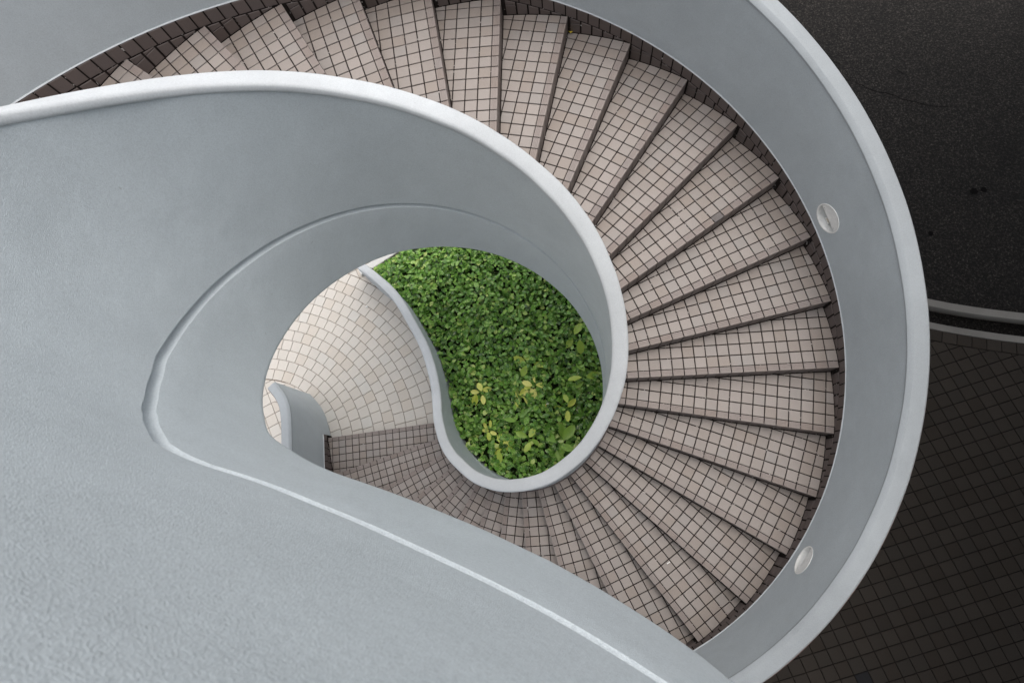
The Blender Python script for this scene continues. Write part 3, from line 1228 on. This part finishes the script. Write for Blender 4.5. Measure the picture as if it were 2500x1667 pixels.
# leaves
leaf = MB()
rng = random.Random(11)
LEAF = [(0, 0, 0), (0.22, 0.33, 0.05), (0.22, -0.33, 0.05), (0.30, 0, -0.015), (0.55, 0.40, 0.035), (0.55, -0.40, 0.035), (0.60, 0, -0.03), (0.82, 0.2, -0.01), (0.82, -0.2, -0.01), (1.02, 0, -0.07)]
LEAF2 = [(0, 0, 0), (0.2, 0.24, 0.04), (0.2, -0.24, 0.04), (0.28, 0, -0.01), (0.52, 0.38, 0.03), (0.52, -0.38, 0.03), (0.58, 0, -0.02), (0.84, 0.25, 0.0), (0.84, -0.25, 0.0), (1.0, 0, -0.04)]
LF = [(0, 3, 1), (0, 2, 3), (1, 3, 6, 4), (3, 2, 5, 6), (4, 6, 7), (6, 5, 8), (7, 6, 9), (6, 8, 9)]


def put_leaf(mb, x, y, z, L, wid, yaw, tilt, roll, tint, curl=1.0, shape=LEAF):
    Rm = Matrix.Rotation(yaw, 3, 'Z') @ Matrix.Rotation(tilt, 3, 'Y') @ Matrix.Rotation(roll, 3, 'X')
    v = []
    for a, b_, c_ in shape:
        p = Rm @ Vector(((a - 0.45) * L, b_ * wid * L, c_ * L * curl))
        v.append((x + p.x, y + p.y, z + p.z))
    mb.add(v, LF, tint)


count = 0
while count < 13000:
    x, y = rng.uniform(-2.55, 1.85), rng.uniform(-0.95, 3.0)
    if not in_poly(x, y, bed):
        continue
    lev = bed_level(x, y)
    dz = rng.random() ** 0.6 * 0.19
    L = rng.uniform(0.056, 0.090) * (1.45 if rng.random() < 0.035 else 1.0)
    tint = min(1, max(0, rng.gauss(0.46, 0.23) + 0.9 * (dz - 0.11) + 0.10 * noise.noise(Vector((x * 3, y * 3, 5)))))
    if rng.random() < 0.05:
        tint = min(1, tint + 0.35)
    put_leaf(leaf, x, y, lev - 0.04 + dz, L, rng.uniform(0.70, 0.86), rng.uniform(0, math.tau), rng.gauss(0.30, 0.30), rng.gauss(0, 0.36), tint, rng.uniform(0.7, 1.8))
    count += 1
# some runners spilling over the far kerb
for k in range(110):
    t = rng.random()
    x, y = -2.36 + t * 0.75, 2.20 + t * 0.48
    w = rng.gauss(0, 0.04)
    put_leaf(leaf, x - 0.5 * w, y + w * 0.85, bed_level(x, y) + rng.uniform(-0.03, 0.08), rng.uniform(0.05, 0.078), 0.9, rng.uniform(0, math.tau), rng.gauss(0.3, 0.3), rng.gauss(0, 0.3),
             rng.uniform(0.35, 0.95))
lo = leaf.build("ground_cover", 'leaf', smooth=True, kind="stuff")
tag(lo, "dense glossy green ground cover with small heart-shaped leaves filling the well", "plants")

# taller young plants with long pale leaves
seedlings = [
    (-0.646, 0.239, 6, .095, .75, "pale lime young plant nearest the middle of the S-shaped wall"),
    (-0.106, 0.187, 5, .095, .8, "yellow-lime young plant left of the centre of the planted well, just below a paler one"),
    (0.075, 0.335, 5, .10, .85, "palest yellow-lime young plant, at the very centre of the planted well"),
    (0.734, 0.443, 4, .12, .35, "green long-leaved young plant close to the right side of the well wall"),
    (0.494, 0.043, 4, .105, .55, "green young plant with one upright yellow leaf, lower right in the well"),
    (-0.511, -0.227, 6, .075, .7, "small lime young plant close to the lower bend of the S-shaped wall"),
    (-0.365, -0.453, 6, .10, .65, "yellow-green young plant low in the well, beside the white wall's lower curve"),
    (0.010, -0.36, 4, .10, .4, "green young plant low in the well, midway along the bottom curve"),
    (0.397, -0.40, 5, .15, .12, "large-leaved dark green young plant at the lower right of the well"),
    (0.636, 0.984, 3, .13, .35, "bright green single-stemmed young plant high on the right of the well"),
    (0.013, 0.622, 4, .12, .40, "long-leaved green young plant above the centre of the planted well"),
    (-0.137, -0.131, 3, .12, .2, "broad-leaved green young plant just below the centre of the planted well"),
]
for (x, y, nl, L, tn, lab) in seedlings:
    z0 = bed_level(x, y) - 0.08
    root = empty("young_plant", (x, y, z0))
    tag(root, lab, "plant", "young plants rising from the ground cover")
    zt = bed_level(x, y) + 0.14
    mb = MB()
    K = 5
    v = [(x + 0.004 * math.cos(k * math.tau / K), y + 0.004 * math.sin(k * math.tau / K), zz) for zz in (z0, zt) for k in range(K)]
    mb.add(v, [(k, (k + 1) % K, K + (k + 1) % K, K + k) for k in range(K)], 0.5)
    mb.build("stem", 'stem', root)
    st = rng.uniform(0, math.tau)
    for k in range(nl):
        yaw = st + k * math.tau / nl + rng.uniform(-0.5, 0.5)
        LL = L * rng.uniform(1.15, 1.75)
        mb = MB()
        rd = LL * rng.uniform(0.5, 0.75)
        cx, cy = x + math.cos(yaw) * rd, y + math.sin(yaw) * rd
        put_leaf(mb, cx, cy, zt + rng.uniform(-0.04, 0.03), LL, rng.uniform(0.60, 0.80), yaw + rng.uniform(-0.5, 0.5), rng.uniform(-0.35, 0.45), rng.gauss(0, 0.4), min(1, max(0, tn + rng.uniform(-0.15, 0.25))), 1.2, LEAF2)
        mb.build("leaf", 'lime', root, smooth=True)

# ------------------------------------------------------------------ small litter
mb = MB()
put_leaf(mb, 0.675, 2.755, pitch(7) + 0.012, 0.05, 0.6, 1.9, 0.1, 0.5, 0.5, 1.5)
put_leaf(mb, 0.69, 2.745, pitch(7) + 0.016, 0.035, 0.6, 0.7, -0.3, -0.4, 0.5, 1.5)
tag(mb.build("fallen_leaf", 'yellow', smooth=True), "small yellow fallen leaf in the outer corner of a tread", "leaf")


def stub(name, a, b, r, mat, label, cat, parent=None):
    a, b = Vector(a), Vector(b)
    d = (b - a).normalized()
    e1 = d.cross(Vector((0, 0, 1))).normalized()
    e2 = d.cross(e1)
    v = [tuple(p + e1 * r * math.cos(k * math.tau / 10) + e2 * r * math.sin(k * math.tau / 10)) for p in (a, b) for k in range(10)]
    mb = MB()
    mb.add(v, [(k, (k + 1) % 10, 10 + (k + 1) % 10, 10 + k) for k in range(10)] + [tuple(range(10))[::-1], tuple(range(10, 20))], 0.5)
    o = mb.build(name, mat, parent)
    if label:
        tag(o, label, cat)
    return o


zs = pitch(17) if False else pitch(18)
i_st = 17.6
stub("cigarette_end", (1.425, -1.655, pitch(18) + 0.006), (1.452, -1.638, pitch(18) + 0.006), 0.006, 'paper', "short white cigarette end lying on a lower right tread", "litter")
ce = stub("cigarette_end", (0.232, 0.05, 0.352), (0.236, 0.085, 0.362), 0.0045, 'tan', "bent white and tan cigarette end lying on the green leaves", "litter")
stub("paper_tube", (0.236, 0.085, 0.362), (0.268, 0.092, 0.358), 0.0045, 'paper', None, None, ce)
import bmesh
bm = bmesh.new()
bmesh.ops.create_icosphere(bm, subdivisions=2, radius=0.02)
for vv in bm.verts:
    vv.co *= 1 + 0.35 * noise.noise(vv.co * 60)
    vv.co.z *= 0.7
me = bpy.data.meshes.new("pebble")
bm.to_mesh(me)
bm.free()
me.materials.append(MAT['paper'])
pb = bpy.data.objects.new("crumpled_paper", me)
pb.location = (-2.534, 1.72, G + 0.012)
sc.collection.objects.link(pb)
tag(pb, "tiny crumpled white scrap on the cream landing tiles", "litter")

# ------------------------------------------------------------------ unseen deck, added beyond the right edge of view to shade the ground there
deck = empty("added_shade_deck", (8.0, -1.0, G))
tag(deck, "grey concrete deck on columns, added out of view to shade the right-hand ground", "deck")
mb = MB()


def box(mb, x0, x1, y0, y1, z0, z1):
    v = [(x, y, z) for z in (z0, z1) for x, y in ((x0, y0), (x1, y0), (x1, y1), (x0, y1))]
    mb.add(v, [(3, 2, 1, 0), (4, 5, 6, 7), (0, 1, 5, 4), (1, 2, 6, 5), (2, 3, 7, 6), (3, 0, 4, 7)], 0.5)


box(mb, 3.75, 16, -12, 7.4, 5.55, 6.20)
mb.build("shade_deck_slab", 'concrete', deck)
mb = MB()
box(mb, 3.75, 3.87, -3.75, 7.4, 6.20, 7.25)
box(mb, 3.87, 16, 7.28, 7.4, 6.20, 7.25)
mb.build("shade_deck_parapet", 'wall', deck)
for x, y in ((9.2, 6.4), (9.2, -4.6), (14.5, 6.4), (14.5, -4.6)):
    mb = MB()
    K = 24
    v = [(x + 0.3 * math.cos(k * math.tau / K), y + 0.3 * math.sin(k * math.tau / K), z) for z in (G - 0.05, 5.56) for k in range(K)]
    mb.add(v, [(k, (k + 1) % K, K + (k + 1) % K, K + k) for k in range(K)], 0.5)
    mb.build("shade_deck_column", 'concrete', deck, smooth=True)
